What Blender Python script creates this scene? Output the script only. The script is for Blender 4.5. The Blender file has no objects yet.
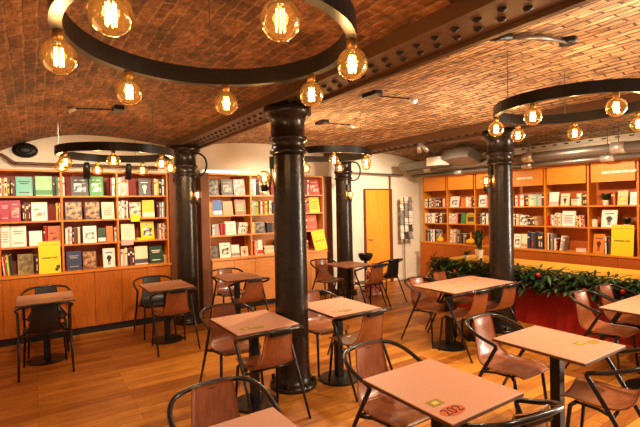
import bpy, math, random
from mathutils import Vector, Matrix
R = math.radians
PI = math.pi
rnd = random.Random(11)
sc = bpy.context.scene
col = sc.collection

# ------------------------------------------------------------------ camera
F_PX, CAM_H = 432.6, 1.78
yaw, pit, rol = R(33.66), R(-0.95), R(-1.234)
r_ = Vector((math.cos(yaw), -math.sin(yaw), 0))
f_ = Vector((math.sin(yaw), math.cos(yaw), 0))
u_ = Vector((0, 0, 1))
f2 = f_ * math.cos(pit) + u_ * math.sin(pit)
u2 = -f_ * math.sin(pit) + u_ * math.cos(pit)
r3 = r_ * math.cos(rol) + u2 * math.sin(rol)
u3 = -r_ * math.sin(rol) + u2 * math.cos(rol)
cam = bpy.data.cameras.new('camera')
cam.sensor_width = 36
cam.lens = F_PX / 640 * 36
cam.clip_start = 0.02
co = bpy.data.objects.new('camera', cam)
m = Matrix((r3, u3, -f2)).transposed().to_4x4()
m.translation = (0, 0, CAM_H)
co.matrix_world = m
col.objects.link(co)
sc.camera = co


def un(x, y, ax, val):
    """where the sight line through a photo pixel meets a plane of the room (for measuring)"""
    d = r3 * ((x - 320) / F_PX) - u3 * ((y - 213.5) / F_PX) + f2
    o = Vector((0, 0, CAM_H))
    i = 'XYZ'.index(ax)
    return o + d * ((val - o[i]) / d[i])


# ------------------------------------------------------------------ mesh helper
class MB:
    def __init__(s):
        s.v, s.f, s.mi, s.uv = [], [], [], {}

    def face(s, idx, m=0):
        s.f.append(tuple(idx)); s.mi.append(m)

    def box(s, x0, x1, y0, y1, z0, z1, m=0, rot=None, at=None):
        b = len(s.v)
        for p in ((x0, y0, z0), (x1, y0, z0), (x1, y1, z0), (x0, y1, z0), (x0, y0, z1), (x1, y0, z1), (x1, y1, z1), (x0, y1, z1)):
            p = Vector(p)
            if rot is not None:
                p = rot @ p
            if at is not None:
                p = p + Vector(at)
            s.v.append(tuple(p))
        for q in ((0, 3, 2, 1), (4, 5, 6, 7), (0, 1, 5, 4), (1, 2, 6, 5), (2, 3, 7, 6), (3, 0, 4, 7)):
            s.face([b + i for i in q], m)
        return s

    def tube(s, pts, rad, n=8, m=0, closed=False, smooth_path=0):
        pts = [Vector(p) for p in pts]
        if smooth_path:
            pts = catmull(pts, smooth_path, closed)
        N = len(pts)
        rad = rad if isinstance(rad, (list, tuple)) else [rad] * N
        tang = []
        for i in range(N):
            a = pts[(i - 1) % N] if (closed or i > 0) else pts[i]
            c = pts[(i + 1) % N] if (closed or i < N - 1) else pts[i]
            tang.append((c - a).normalized())
        ref = Vector((0, 0, 1)) if abs(tang[0].z) < .9 else Vector((1, 0, 0))
        nrm = (ref - tang[0] * ref.dot(tang[0])).normalized()
        b = len(s.v)
        for i in range(N):
            nrm = (nrm - tang[i] * nrm.dot(tang[i])).normalized()
            bi = tang[i].cross(nrm)
            for k in range(n):
                a = 2 * PI * k / n
                s.v.append(tuple(pts[i] + (nrm * math.cos(a) + bi * math.sin(a)) * rad[i]))
        for i in range(N if closed else N - 1):
            for k in range(n):
                j = (i + 1) % N
                s.face([b + i * n + k, b + i * n + (k + 1) % n, b + j * n + (k + 1) % n, b + j * n + k], m)
        if not closed:
            s.face([b + k for k in range(n)][::-1], m)
            s.face([b + (N - 1) * n + k for k in range(n)], m)
        return s

    def lathe(s, prof, n=24, m=0, at=(0, 0, 0), cap=True):
        b = len(s.v)
        for (rr, z) in prof:
            for k in range(n):
                a = 2 * PI * k / n
                s.v.append((at[0] + rr * math.cos(a), at[1] + rr * math.sin(a), at[2] + z))
        for i in range(len(prof) - 1):
            for k in range(n):
                s.face([b + i * n + k, b + i * n + (k + 1) % n, b + (i + 1) * n + (k + 1) % n, b + (i + 1) * n + k], m)
        if cap:
            s.face([b + k for k in range(n)][::-1], m)
            e = b + (len(prof) - 1) * n
            s.face([e + k for k in range(n)], m)
        return s

    def build(s, name, mats, parent=None, smooth=False, bevel=0, solid=0, loc=None, rot=None):
        me = bpy.data.meshes.new(name)
        me.from_pydata(s.v, [], s.f)
        for mm in (mats if isinstance(mats, (list, tuple)) else [mats]):
            me.materials.append(mm)
        me.polygons.foreach_set('material_index', s.mi)
        if smooth:
            me.polygons.foreach_set('use_smooth', [True] * len(me.polygons))
        if s.uv:
            l = me.uv_layers.new(name='UVMap')
            for lp in me.loops:
                l.data[lp.index].uv = s.uv[lp.vertex_index]
        me.update()
        o = bpy.data.objects.new(name, me)
        col.objects.link(o)
        if parent is not None:
            o.parent = parent
        if loc is not None:
            o.location = loc
        if rot is not None:
            o.rotation_euler = rot
        if bevel:
            b = o.modifiers.new('edge', 'BEVEL'); b.width = bevel; b.segments = 2; b.limit_method = 'ANGLE'
        return o


def catmull(p, k, closed=False):
    out = []
    N = len(p)
    rng = N if closed else N - 1
    for i in range(rng):
        p0 = p[(i - 1) % N] if (closed or i > 0) else p[i] * 2 - p[i + 1]
        p1 = p[i]; p2 = p[(i + 1) % N]
        p3 = p[(i + 2) % N] if (closed or i + 2 < N) else p2 * 2 - p1
        for j in range(k):
            t = j / k
            out.append(.5 * ((2 * p1) + (p2 - p0) * t + (2 * p0 - 5 * p1 + 4 * p2 - p3) * t * t + (3 * p1 - p0 - 3 * p2 + p3) * t ** 3))
    if not closed:
        out.append(p[-1])
    return out


def empty(name, loc, label, cat, group=None, rz=0, kind=None):
    o = bpy.data.objects.new(name, None)
    o.empty_display_size = .1
    col.objects.link(o)
    o.location = loc
    o.rotation_euler = (0, 0, rz)
    return tag(o, label, cat, group, kind)


def tag(o, label=None, cat=None, group=None, kind=None):
    if label: o['label'] = label
    if cat: o['category'] = cat
    if group: o['group'] = group
    if kind: o['kind'] = kind
    return o


def copy_tree(o, parent=None):
    c = o.copy()
    col.objects.link(c)
    if parent is not None:
        c.parent = parent
    for ch in list(o.children):
        copy_tree(ch, c)
    return c


# ------------------------------------------------------------------ materials
def lin(c):
    return tuple((x / 12.92 if x <= .04045 else ((x + .055) / 1.055) ** 2.4) for x in (v / 255 for v in c)) + (1,)


def nodes(name):
    mt = bpy.data.materials.new(name)
    mt.use_nodes = True
    nt = mt.node_tree
    return mt, nt, nt.nodes['Principled BSDF'], nt.links.new


def flat(name, rgb, rough=.5, metal=0, noise=0, nscale=8, spec=.5, bump=0, coat=0):
    mt, nt, b, L = nodes(name)
    c = lin(rgb)
    b.inputs['Base Color'].default_value = c
    b.inputs['Roughness'].default_value = rough
    b.inputs['Metallic'].default_value = metal
    b.inputs['Specular IOR Level'].default_value = spec
    b.inputs['Coat Weight'].default_value = coat
    if noise or bump:
        tc = nt.nodes.new('ShaderNodeTexCoord')
        n = nt.nodes.new('ShaderNodeTexNoise'); n.inputs['Scale'].default_value = nscale; n.inputs['Detail'].default_value = 6
        L(tc.outputs['Object'], n.inputs['Vector'])
        if noise:
            mx = nt.nodes.new('ShaderNodeMix'); mx.data_type = 'RGBA'
            mx.inputs[6].default_value = tuple(x * (1 - noise) for x in c[:3]) + (1,)
            mx.inputs[7].default_value = tuple(min(1, x * (1 + noise)) for x in c[:3]) + (1,)
            L(n.outputs['Fac'], mx.inputs[0]); L(mx.outputs[2], b.inputs['Base Color'])
        if bump:
            bp = nt.nodes.new('ShaderNodeBump'); bp.inputs['Strength'].default_value = bump; bp.inputs['Distance'].default_value = .01
            L(n.outputs['Fac'], bp.inputs['Height']); L(bp.outputs['Normal'], b.inputs['Normal'])
    return mt


def wood(name, dark, light, rough=.45, scale=(1, 14, 14), strength=1.0, coat=0):
    mt, nt, b, L = nodes(name)
    tc = nt.nodes.new('ShaderNodeTexCoord')
    mp = nt.nodes.new('ShaderNodeMapping'); mp.inputs['Scale'].default_value = scale
    n = nt.nodes.new('ShaderNodeTexNoise'); n.inputs['Scale'].default_value = 3; n.inputs['Detail'].default_value = 8; n.inputs['Distortion'].default_value = .6
    rp = nt.nodes.new('ShaderNodeValToRGB')
    rp.color_ramp.elements[0].position = .3; rp.color_ramp.elements[1].position = .7
    rp.color_ramp.elements[0].color = lin(dark); rp.color_ramp.elements[1].color = lin(light)
    L(tc.outputs['Object'], mp.inputs[0]); L(mp.outputs[0], n.inputs['Vector']); L(n.outputs['Fac'], rp.inputs[0]); L(rp.outputs[0], b.inputs['Base Color'])
    b.inputs['Roughness'].default_value = rough
    b.inputs['Coat Weight'].default_value = coat
    return mt


def brick_mat(name, c1, c2, mortar, dirt=.5, streak=1.0, wob_amt=.045, lo=.42, hi=1.34):
    mt, nt, b, L = nodes(name)
    tc = nt.nodes.new('ShaderNodeTexCoord')
    wob = nt.nodes.new('ShaderNodeTexNoise'); wob.inputs['Scale'].default_value = 6; wob.inputs['Detail'].default_value = 3
    L(tc.outputs['UV'], wob.inputs['Vector'])
    mxv = nt.nodes.new('ShaderNodeMix'); mxv.data_type = 'VECTOR'; mxv.inputs[0].default_value = wob_amt
    L(tc.outputs['UV'], mxv.inputs[4]); L(wob.outputs['Color'], mxv.inputs[5])
    br = nt.nodes.new('ShaderNodeTexBrick')
    br.inputs['Scale'].default_value = 1
    br.inputs['Brick Width'].default_value = .23; br.inputs['Row Height'].default_value = .072
    br.inputs['Mortar Size'].default_value = .009; br.inputs['Mortar Smooth'].default_value = .4; br.inputs['Bias'].default_value = 0
    br.inputs['Color1'].default_value = lin(c1); br.inputs['Color2'].default_value = lin(c2); br.inputs['Mortar'].default_value = lin(mortar)
    L(mxv.outputs[1], br.inputs['Vector'])
    n = nt.nodes.new('ShaderNodeTexNoise'); n.inputs['Scale'].default_value = 2.3; n.inputs['Detail'].default_value = 10; n.inputs['Roughness'].default_value = .75
    L(tc.outputs['UV'], n.inputs['Vector'])
    rp = nt.nodes.new('ShaderNodeValToRGB')
    rp.color_ramp.elements[0].position = .34; rp.color_ramp.elements[0].color = (1 - dirt, 1 - dirt, 1 - dirt, 1)
    rp.color_ramp.elements[1].position = .62; rp.color_ramp.elements[1].color = (1.15, 1.15, 1.15, 1)
    L(n.outputs['Fac'], rp.inputs[0])
    mu = nt.nodes.new('ShaderNodeMix'); mu.data_type = 'RGBA'; mu.blend_type = 'MULTIPLY'; mu.inputs[0].default_value = 1
    L(br.outputs['Color'], mu.inputs[6]); L(rp.outputs[0], mu.inputs[7])
    n2 = nt.nodes.new('ShaderNodeTexNoise'); n2.inputs['Scale'].default_value = 14; n2.inputs['Detail'].default_value = 8; n2.inputs['Roughness'].default_value = .7
    mp2 = nt.nodes.new('ShaderNodeMapping'); mp2.inputs['Scale'].default_value = (streak, 1.6, 1)
    L(tc.outputs['UV'], mp2.inputs[0]); L(mp2.outputs[0], n2.inputs['Vector'])
    rp2 = nt.nodes.new('ShaderNodeValToRGB')
    rp2.color_ramp.elements[0].position = .38; rp2.color_ramp.elements[0].color = (lo, lo * .92, lo * .84, 1)
    rp2.color_ramp.elements[1].position = .62; rp2.color_ramp.elements[1].color = (hi, hi * .98, hi * .95, 1)
    L(n2.outputs['Fac'], rp2.inputs[0])
    mu2 = nt.nodes.new('ShaderNodeMix'); mu2.data_type = 'RGBA'; mu2.blend_type = 'MULTIPLY'; mu2.inputs[0].default_value = 1
    L(mu.outputs[2], mu2.inputs[6]); L(rp2.outputs[0], mu2.inputs[7])
    L(mu2.outputs[2], b.inputs['Base Color'])
    ad = nt.nodes.new('ShaderNodeMath'); ad.operation = 'MULTIPLY_ADD'; ad.inputs[1].default_value = -1.0
    L(br.outputs['Fac'], ad.inputs[0]); L(n2.outputs['Fac'], ad.inputs[2])
    bp = nt.nodes.new('ShaderNodeBump'); bp.inputs['Strength'].default_value = .9; bp.inputs['Distance'].default_value = .02
    L(ad.outputs[0], bp.inputs['Height']); L(bp.outputs['Normal'], b.inputs['Normal'])
    b.inputs['Roughness'].default_value = .7
    return mt


def plank_mat(name):
    mt, nt, b, L = nodes(name)
    tc = nt.nodes.new('ShaderNodeTexCoord')
    br = nt.nodes.new('ShaderNodeTexBrick')
    br.inputs['Scale'].default_value = 1
    br.inputs['Brick Width'].default_value = 1.5; br.inputs['Row Height'].default_value = .115
    br.inputs['Mortar Size'].default_value = .0022; br.inputs['Mortar Smooth'].default_value = .2
    br.inputs['Color1'].default_value = lin((146, 80, 20)); br.inputs['Color2'].default_value = lin((206, 136, 48)); br.inputs['Mortar'].default_value = lin((70, 34, 8))
    L(tc.outputs['Object'], br.inputs['Vector'])
    mp = nt.nodes.new('ShaderNodeMapping'); mp.inputs['Scale'].default_value = (1.2, 14, 1)
    n = nt.nodes.new('ShaderNodeTexNoise'); n.inputs['Scale'].default_value = 2.5; n.inputs['Detail'].default_value = 8; n.inputs['Distortion'].default_value = 1.2
    L(tc.outputs['Object'], mp.inputs[0]); L(mp.outputs[0], n.inputs['Vector'])
    rp = nt.nodes.new('ShaderNodeValToRGB')
    rp.color_ramp.elements[0].position = .3; rp.color_ramp.elements[0].color = (.62, .55, .5, 1)
    rp.color_ramp.elements[1].position = .7; rp.color_ramp.elements[1].color = (1.12, 1.1, 1.08, 1)
    L(n.outputs['Fac'], rp.inputs[0])
    mu = nt.nodes.new('ShaderNodeMix'); mu.data_type = 'RGBA'; mu.blend_type = 'MULTIPLY'; mu.inputs[0].default_value = 1
    L(br.outputs['Color'], mu.inputs[6]); L(rp.outputs[0], mu.inputs[7]); L(mu.outputs[2], b.inputs['Base Color'])
    b.inputs['Roughness'].default_value = .42
    return mt


def emit(name, rgb, strength):
    mt, nt, b, L = nodes(name)
    b.inputs['Base Color'].default_value = lin(rgb)
    b.inputs['Emission Color'].default_value = lin(rgb)
    b.inputs['Emission Strength'].default_value = strength
    return mt


def bulb_glass(name):
    mt = bpy.data.materials.new(name)
    mt.use_nodes = True
    nt = mt.node_tree; nt.nodes.clear(); L = nt.links.new
    out = nt.nodes.new('ShaderNodeOutputMaterial')
    tr = nt.nodes.new('ShaderNodeBsdfTransparent'); tr.inputs[0].default_value = (1, .86, .62, 1)
    gl = nt.nodes.new('ShaderNodeBsdfGlossy'); gl.inputs[0].default_value = (1, .8, .5, 1); gl.inputs['Roughness'].default_value = .05
    lw = nt.nodes.new('ShaderNodeLayerWeight'); lw.inputs[0].default_value = .2
    mx = nt.nodes.new('ShaderNodeMixShader')
    em = nt.nodes.new('ShaderNodeEmission'); em.inputs[0].default_value = (1, .38, .06, 1); em.inputs[1].default_value = .09
    ad = nt.nodes.new('ShaderNodeAddShader')
    L(lw.outputs['Fresnel'], mx.inputs[0]); L(tr.outputs[0], mx.inputs[1]); L(gl.outputs[0], mx.inputs[2])
    L(mx.outputs[0], ad.inputs[0]); L(em.outputs[0], ad.inputs[1]); L(ad.outputs[0], out.inputs[0])
    return mt


M = dict(
    white_wall=flat('white_plaster', (238, 226, 205), .8, noise=.04, nscale=3),
    brick=brick_mat('vault_brick_dark', (178, 116, 64), (118, 70, 36), (176, 128, 84), .66),
    brick_pale=brick_mat('vault_brick_pale', (222, 180, 132), (176, 130, 88), (96, 62, 38), .4, .3, .07, .27, 1.55),
    floor=plank_mat('floor_planks'),
    iron=flat('cast_iron', (44, 35, 28), .26, .3, noise=.3, nscale=14, bump=.25),
    beam=flat('riveted_steel', (98, 66, 42), .5, .25, noise=.3, nscale=9, bump=.2),
    rivet=flat('rivet_steel', (46, 34, 26), .4, .3),
    black_metal=flat('black_metal', (26, 22, 20), .35, .3),
    frame=flat('chair_frame', (20, 17, 16), .28, .1, coat=.2),
    shell=wood('chair_shell_veneer', (124, 64, 30), (150, 82, 42), .32, (16, 16, 1.2), coat=.25),
    black_shell=flat('black_chair_shell', (30, 26, 26), .4),
    table=flat('table_laminate', (184, 130, 102), .5, noise=.05, nscale=60),
    table_edge=flat('table_edge', (96, 54, 30), .5),
    case=wood('bookcase_wood', (200, 112, 28), (220, 134, 42), .5, (2, 20, 20)),
    case_door=wood('cabinet_wood', (166, 84, 16), (192, 104, 26), .4, (20, 20, 1.5)),
    case_right=wood('orange_bookcase_wood', (198, 112, 20), (222, 142, 32), .5, (20, 2, 20)),
    case_mid=wood('pale_bookcase_wood', (216, 142, 74), (230, 160, 92), .5, (2, 20, 20)),
    back_red=flat('dark_red_backboard', (138, 34, 14), .6),
    case_right_door=wood('dark_orange_door_wood', (160, 76, 12), (186, 96, 20), .5, (20, 2, 20)),
    back_orange=flat('orange_backboard', (176, 84, 14), .6, noise=.1, nscale=5),
    back_brown=flat('brown_backboard', (140, 58, 16), .6),
    end_panel=flat('brown_end_panel', (112, 62, 30), .6),
    plinth=flat('black_plinth', (24, 18, 15), .5),
    yellow=flat('yellow_card', (250, 206, 10), .55),
    ink=flat('black_ink', (30, 24, 14), .6),
    white_letter=flat('white_lettering', (240, 225, 200), .6),
    red_wall=flat('red_painted_front', (150, 16, 8), .5, noise=.1, nscale=4),
    ledge=wood('honey_ledge_wood', (240, 176, 50), (250, 196, 70), .4, (14, 1, 14)),
    door=wood('yellow_door_wood', (226, 150, 36), (240, 172, 52), .45, (14, 14, 1.2)),
    door_frame=flat('door_frame_wood', (126, 52, 18), .5),
    duct=flat('galvanised_duct', (124, 114, 103), .36, .6, noise=.12, nscale=6),
    duct_bright=flat('bright_steel_collar', (215, 208, 198), .28, .7),
    white_box=flat('white_enamel', (238, 228, 212), .4),
    leaf=flat('garland_leaf', (40, 66, 30), .5, noise=.5, nscale=20),
    leaf_light=flat('pale_leaf', (86, 106, 50), .5, noise=.4, nscale=20),
    bauble=flat('red_bauble', (190, 40, 24), .25, .2),
    pot=flat('white_pot', (238, 220, 190), .5),
    soil=flat('soil', (50, 32, 20), .9),
    glass=bulb_glass('amber_bulb_glass'),
    filament=emit('filament', (255, 190, 90), 26),
    brass=flat('brass_cap', (170, 120, 60), .3, .8),
    tube=emit('tube_light', (255, 236, 205), 1.1),
    spot_face=emit('spot_face', (255, 232, 196), 14),
    sticker=flat('olive_sticker', (140, 112, 30), .5),
    sticker_in=flat('pale_sticker', (196, 170, 84), .5),
    num=flat('orange_sticker', (178, 78, 36), .5),
    num_ink=flat('dark_red_ink', (66, 14, 6), .5),
    pages=flat('book_pages', (232, 214, 180), .8),
    wire=flat('grey_wire', (120, 112, 104), .35, .6),
    pumpkin=flat('yellow_ceramic', (240, 176, 20), .4),
)
_cm = {}


def cm(rgb):
    if rgb not in _cm:
        _cm[rgb] = flat('cover_%02x%02x%02x' % rgb, rgb, .45, noise=.08, nscale=30)
    return _cm[rgb]


def photo_mat(a, b2):
    k = ('p', a, b2)
    if k not in _cm:
        mt, nt, b, L = nodes('cover_picture')
        tc = nt.nodes.new('ShaderNodeTexCoord')
        n = nt.nodes.new('ShaderNodeTexNoise'); n.inputs['Scale'].default_value = 16; n.inputs['Detail'].default_value = 3
        rp = nt.nodes.new('ShaderNodeValToRGB'); rp.color_ramp.elements[0].position = .42; rp.color_ramp.elements[1].position = .58
        rp.color_ramp.elements[0].color = lin(a); rp.color_ramp.elements[1].color = lin(b2)
        L(tc.outputs['Object'], n.inputs['Vector']); L(n.outputs['Fac'], rp.inputs[0]); L(rp.outputs[0], b.inputs['Base Color'])
        b.inputs['Roughness'].default_value = .4
        _cm[k] = mt
    return _cm[k]


# ------------------------------------------------------------------ room shell
V0, V1 = -1.6, 7.5
U0, U1 = -1.1, 7.95


def struct(o):
    o['kind'] = 'structure'
    return o


struct(MB().box(U0, U1, V0, V1, -.1, 0).build('floor', M['floor']))
struct(MB().box(U0 - .1, U1 + .1, V1, V1 + .12, 0, 3.2).build('wall_back', M['white_wall']))
struct(MB().box(U1, U1 + .12, 1.6, V1, 0, 3.2).build('wall_right', M['white_wall']))
struct(MB().box(U0 - .12, U0, V0, V1, 0, 3.2).build('wall_left', M['white_wall']))


def vault(name, u0, u1, prof, mat, n=40, nv=30):
    mb = MB()
    arc = 0; prev = None; row = []
    for i in range(n + 1):
        u = u0 + (u1 - u0) * i / n
        z = prof(u)
        if prev: arc += math.hypot(u - prev[0], z - prev[1])
        prev = (u, z); row.append((u, z, arc))
    for lay in (0, 1):
        for j in range(nv + 1):
            v = V0 + (V1 + .02 - V0) * j / nv
            for (u, z, a) in row:
                mb.uv[len(mb.v)] = (v + 3, a + 2)
                mb.v.append((u, v, z + lay * .1))
    W = n + 1; B = W * (nv + 1)
    for j in range(nv):
        for i in range(n):
            q = [j * W + i, j * W + i + 1, (j + 1) * W + i + 1, (j + 1) * W + i]
            mb.face(q[::-1]); mb.face([B + k for k in q])
    for i in range(n):
        mb.face([i, i + 1, B + i + 1, B + i]); k = nv * W
        mb.face([k + i + 1, k + i, B + k + i, B + k + i + 1])
    for j in range(nv):
        mb.face([(j + 1) * W, j * W, B + j * W, B + (j + 1) * W]); k = n
        mb.face([j * W + k, (j + 1) * W + k, B + (j + 1) * W + k, B + j * W + k])
    return struct(mb.build(name, mat, smooth=True))


BU = (2.12, 5.33)          # beam lines
BZ = 2.79


def prof_l(u):
    d = u - .78
    return 2.95 - (.075 if d > 0 else .24) * d * d


def prof_m(u):
    d = (u - 3.725) / 1.6
    return 3.0 - .17 * d * d


def prof_r(u):
    d = (u - 6.65) / 1.3
    return 2.97 - .17 * d * d


vault('ceiling', U0, BU[0], prof_l, M['brick'])
vault('ceiling.001', BU[0], BU[1], prof_m, M['brick_pale'])
vault('ceiling.002', BU[1], U1 + .02, prof_r, M['brick_pale'])


def beam(u):
    mb = MB()
    w = .2
    mb.box(u - w, u + w, V0, V1, BZ, BZ + .06)
    mb.box(u - w - .015, u - w + .03, V0, V1, BZ - .028, BZ + .075)
    mb.box(u + w - .03, u + w + .015, V0, V1, BZ - .028, BZ + .075)
    for row, off in ((-.055, 0), (.055, .075)):
        v = V0 + .1 + off
        while v < V1 - .05:
            mb.lathe([(.026, .002), (.024, -.010), (.014, -.019), (.004, -.022)], 8, 1, (u + row, v, BZ))
            v += .15
    return struct(mb.build('beam', [M['beam'], M['rivet']]))


for u in BU:
    beam(u)
# riveted angle along the wall above the right bookcase
mb = MB()
mb.box(7.86, 7.95, 1.6, V1, 2.76, 2.83)
v = 1.7
while v < V1:
    mb.box(7.85, 7.862, v, v + .07, 2.78, 2.80, 1); v += .2
struct(mb.build('trim_1', [M['white_wall'], M['rivet']]))
# baseboards
struct(MB().box(5.15, 6.1, 7.47, 7.5, 0, .09).box(7.0, 7.95, 7.47, 7.5, 0, .09).build('baseboard_back', M['white_wall']))

# door in the back wall
dx0, dx1 = 6.16, 6.9
struct(MB().box(dx0 + .02, dx1 - .02, 7.44, 7.5, 0.01, 2.12).build('door_1', M['door']))
d_ = bpy.data.objects['door_1']
mb = MB().box(dx0, dx0 + .02, 7.43, 7.5, 0, 2.14).box(dx1 - .02, dx1 + .06, 7.42, 7.5, 0, 2.15).box(dx0 + .02, dx1 - .02, 7.43, 7.5, 2.12, 2.15)
mb.build('door_frame', M['door_frame'], d_)
MB().tube([(dx0 + .1, 7.44, 1.02), (dx0 + .1, 7.40, 1.02), (dx0 + .2, 7.40, 1.02)], .01).build('door_handle', M['duct_bright'], d_, smooth=True)

# ------------------------------------------------------------------ cast iron columns
col_labels = ['black cast-iron column beside the table in front, largest of the four',
              'black cast-iron column between the two back bookcases',
              'black cast-iron column in front of the red garland counter',
              'black cast-iron column standing by the yellow door']
COLS = [(2.135, 3.75), (2.03, 6.85), (5.44, 3.62), (5.23, 6.98)]
for i, ((u, v), lb) in enumerate(zip(COLS, col_labels)):
    t = empty('cast_iron_column', (u, v, 0), lb, 'column', 'cast-iron columns', kind='thing')
    MB().lathe([(.235, 0), (.235, .035), (.21, .05), (.185, .07), (.172, .12), (.166, .2), (.162, 1.0), (.157, 2.28), (.157, 2.30)], 32).build('shaft', M['iron'], t, smooth=True)
    MB().lathe([(.157, 2.30), (.185, 2.31), (.185, 2.335), (.163, 2.35), (.163, 2.42), (.19, 2.435), (.19, 2.465), (.168, 2.48), (.168, 2.62), (.20, 2.66), (.235, 2.69), (.235, BZ - .03)], 32).build('capital', M['iron'], t, smooth=True)
    for k in range(4):
        a = PI / 4 + k * PI / 2
        MB().lathe([(.018, 0), (.018, .06), (.01, .07)], 8, 0, (.21 * math.cos(a), .21 * math.sin(a), .03)).build('bolt', M['iron'], t)

# ------------------------------------------------------------------ bulbs and chandeliers
GR = .065


def bulb_parts(parent, loc, up=True, first=[None]):
    """globe bulb hanging from loc (socket top); glass, socket and filament"""
    def mk():
        prof = [(.017, -.034)]
        for k in range(1, 16):
            a = PI * k / 16
            rr = GR * math.sin(a); zz = -.034 - .006 - GR + GR * math.cos(a)
            if rr > .017 or k > 8:
                prof.append((rr, zz))
        prof.append((.002, -.04 - 2 * GR))
        g = MB().lathe(prof, 20, cap=False).build('bulb', M['glass'], parent, smooth=True)
        MB().lathe([(.015, 0), (.021, -.004), (.021, -.034), (.016, -.042)], 12).build('socket', M['brass'], g, smooth=True)
        f = MB()
        c = -.04 - GR
        for k in range(6):
            a = 2 * PI * k / 6
            x, y = .013 * math.cos(a), .013 * math.sin(a)
            x2, y2 = .015 * math.cos(a + .1), .015 * math.sin(a + .1)
            f.tube([(x, y, c + .034), (x2, y2, c - .034)], .0026, 5)
        f.build('filament', M['filament'], g)
        return g
    if first[0] is None:
        first[0] = mk()
        g = first[0]
    else:
        g = copy_tree(first[0]); g.parent = parent
    g.location = loc
    return g


def warm_lamp(loc, w, rad=.03):
    l = bpy.data.lights.new('bulb_light', 'POINT')
    l.energy = w; l.color = (1, .68, .36); l.shadow_soft_size = rad
    o = bpy.data.objects.new('bulb_light', l); col.objects.link(o); o.location = loc
    return o


RINGS = [((.68, 1.815), 2.478, 167, 'black ring chandelier with large glowing globe bulbs close overhead', 3.2),
         ((.83, 5.4), 2.39, 155, 'black ring chandelier hanging before the bookcase with the wall speaker', 3.2),
         ((3.72, 1.80), 2.515, 128, 'black ring chandelier over the pale brick bay by the garland', 3.2),
         ((3.48, 5.0), 2.46, 140, 'black ring chandelier half hidden behind the largest column', 3.2)]
RR = .592


def ceil_z(u):
    return prof_l(u) if u < BU[0] else (prof_m(u) if u < BU[1] else prof_r(u))


for (c, zb, a0, lb, pw) in RINGS:
    t = empty('ring_chandelier', (c[0], c[1], zb), lb, 'chandelier', 'ring chandeliers')
    mb = MB(); n = 72
    for k in range(n):
        a = 2 * PI * k / n
        for (rr, z) in ((RR - .022, 0), (RR + .022, 0), (RR + .022, .088), (RR + .014, .088), (RR + .014, .012), (RR - .014, .012), (RR - .014, .088), (RR - .022, .088)):
            mb.v.append((rr * math.cos(a), rr * math.sin(a), z))
    for k in range(n):
        for q in range(8):
            a, b = k * 8 + q, k * 8 + (q + 1) % 8
            a2, b2 = ((k + 1) % n) * 8 + q, ((k + 1) % n) * 8 + (q + 1) % 8
            mb.face([a, a2, b2, b])
    mb.build('ring_band', M['black_metal'], t)
    for k in range(3):
        a = R(a0 + 25 + 120 * k)
        x, y = (RR - .02) * math.cos(a), (RR - .02) * math.sin(a)
        MB().tube([(x, y, .08), (x, y, ceil_z(c[0] + x) - zb + .02)], .0035, 6).build('suspension_wire', M['wire'], t)
    for k in range(7):
        a = R(a0 - 360 / 7 * k)
        p = (RR * math.cos(a), RR * math.sin(a), .004)
        bulb_parts(t, p)
        warm_lamp((c[0] + p[0], c[1] + p[1], zb - .04 - GR), pw)

# wall lamps clamped on the columns
for (u, v), ang, h, lb in ((COLS[0], 150, 2.06, 'globe lamp on a black bracket fixed to the largest column'),
                           (COLS[1], -62, 1.98, 'globe lamp on a black bracket fixed to the column between the back bookcases'),
                           (COLS[2], 165, 2.06, 'globe lamp on a black bracket fixed to the column before the garland'),
                           (COLS[3], -95, 1.98, 'globe lamp on a black bracket fixed to the column by the door')):
    a = R(ang)
    t = empty('column_lamp', (u + .158 * math.cos(a), v + .158 * math.sin(a), h), lb, 'wall lamp', 'lamps on the columns', rz=a)
    MB().box(-.004, .03, -.03, .03, .10, .22).build('junction_box', M['black_metal'], t, bevel=.004)
    MB().tube([(.015, 0, .12), (.02, 0, .02), (.03, 0, -.07), (.06, 0, -.1), (.085, 0, -.08)], .009, 8, smooth_path=4).build('arm', M['black_metal'], t, smooth=True)
    g = bulb_parts(t, (.085, 0, -.085)); g.rotation_euler = (PI, 0, 0)
    MB().lathe([(.03, -.03), (.036, -.02), (.036, .03), (.028, .036)], 14, 0, (.085, 0, -.09)).build('cup', M['black_metal'], t, smooth=True)
    warm_lamp((u + .245 * math.cos(a), v + .245 * math.sin(a), h + .04), 2.0)

# curved conduits by columns
for (u, v), lb in ((COLS[1], 'curved black conduit arm beside the column between the back bookcases'), (COLS[3], 'curved black conduit arm beside the column near the door')):
    pts = [(.10, -.20, .36), (.17, -.2, .36), (.26, -.2, .28), (.27, -.2, .14), (.20, -.2, .03), (.10, -.18, 0), (.06, -.145, 0)]
    t = MB().tube(pts, .016, 8, smooth_path=5).build('curved_conduit', M['black_metal'], None, smooth=True, loc=(u, v, 2.28))
    tag(t, lb, 'conduit', 'conduit arms')

# ------------------------------------------------------------------ ceiling fixtures
# bar spotlight on the pale vault
p = un(545, 38, 'Z', 2.9)
p0, p1, p2 = un(568, 44, 'Z', 2.95), un(540, 37, 'Z', 2.93), un(490, 37, 'Z', 2.90)
t = empty('ceiling_spotlight', (p0.x, p0.y, ceil_z(p0.x)), 'long thin black spotlight bar on the pale brick vault', 'spotlight', 'ceiling spotlights')
q1, q2 = p1 - t.location, p2 - t.location
MB().lathe([(.06, -.04), (.06, 0), (.03, .01)], 16).build('mount', M['black_metal'], t, smooth=True)
MB().tube([(0, 0, -.03), tuple(q1), tuple(q1.lerp(q2, .6))], [.012, .02, .02], 8).build('arm', M['duct'], t, smooth=True)
MB().tube([tuple(q1.lerp(q2, .6)), tuple(q2)], .026, 10).build('head', M['black_metal'], t, smooth=True)


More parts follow.
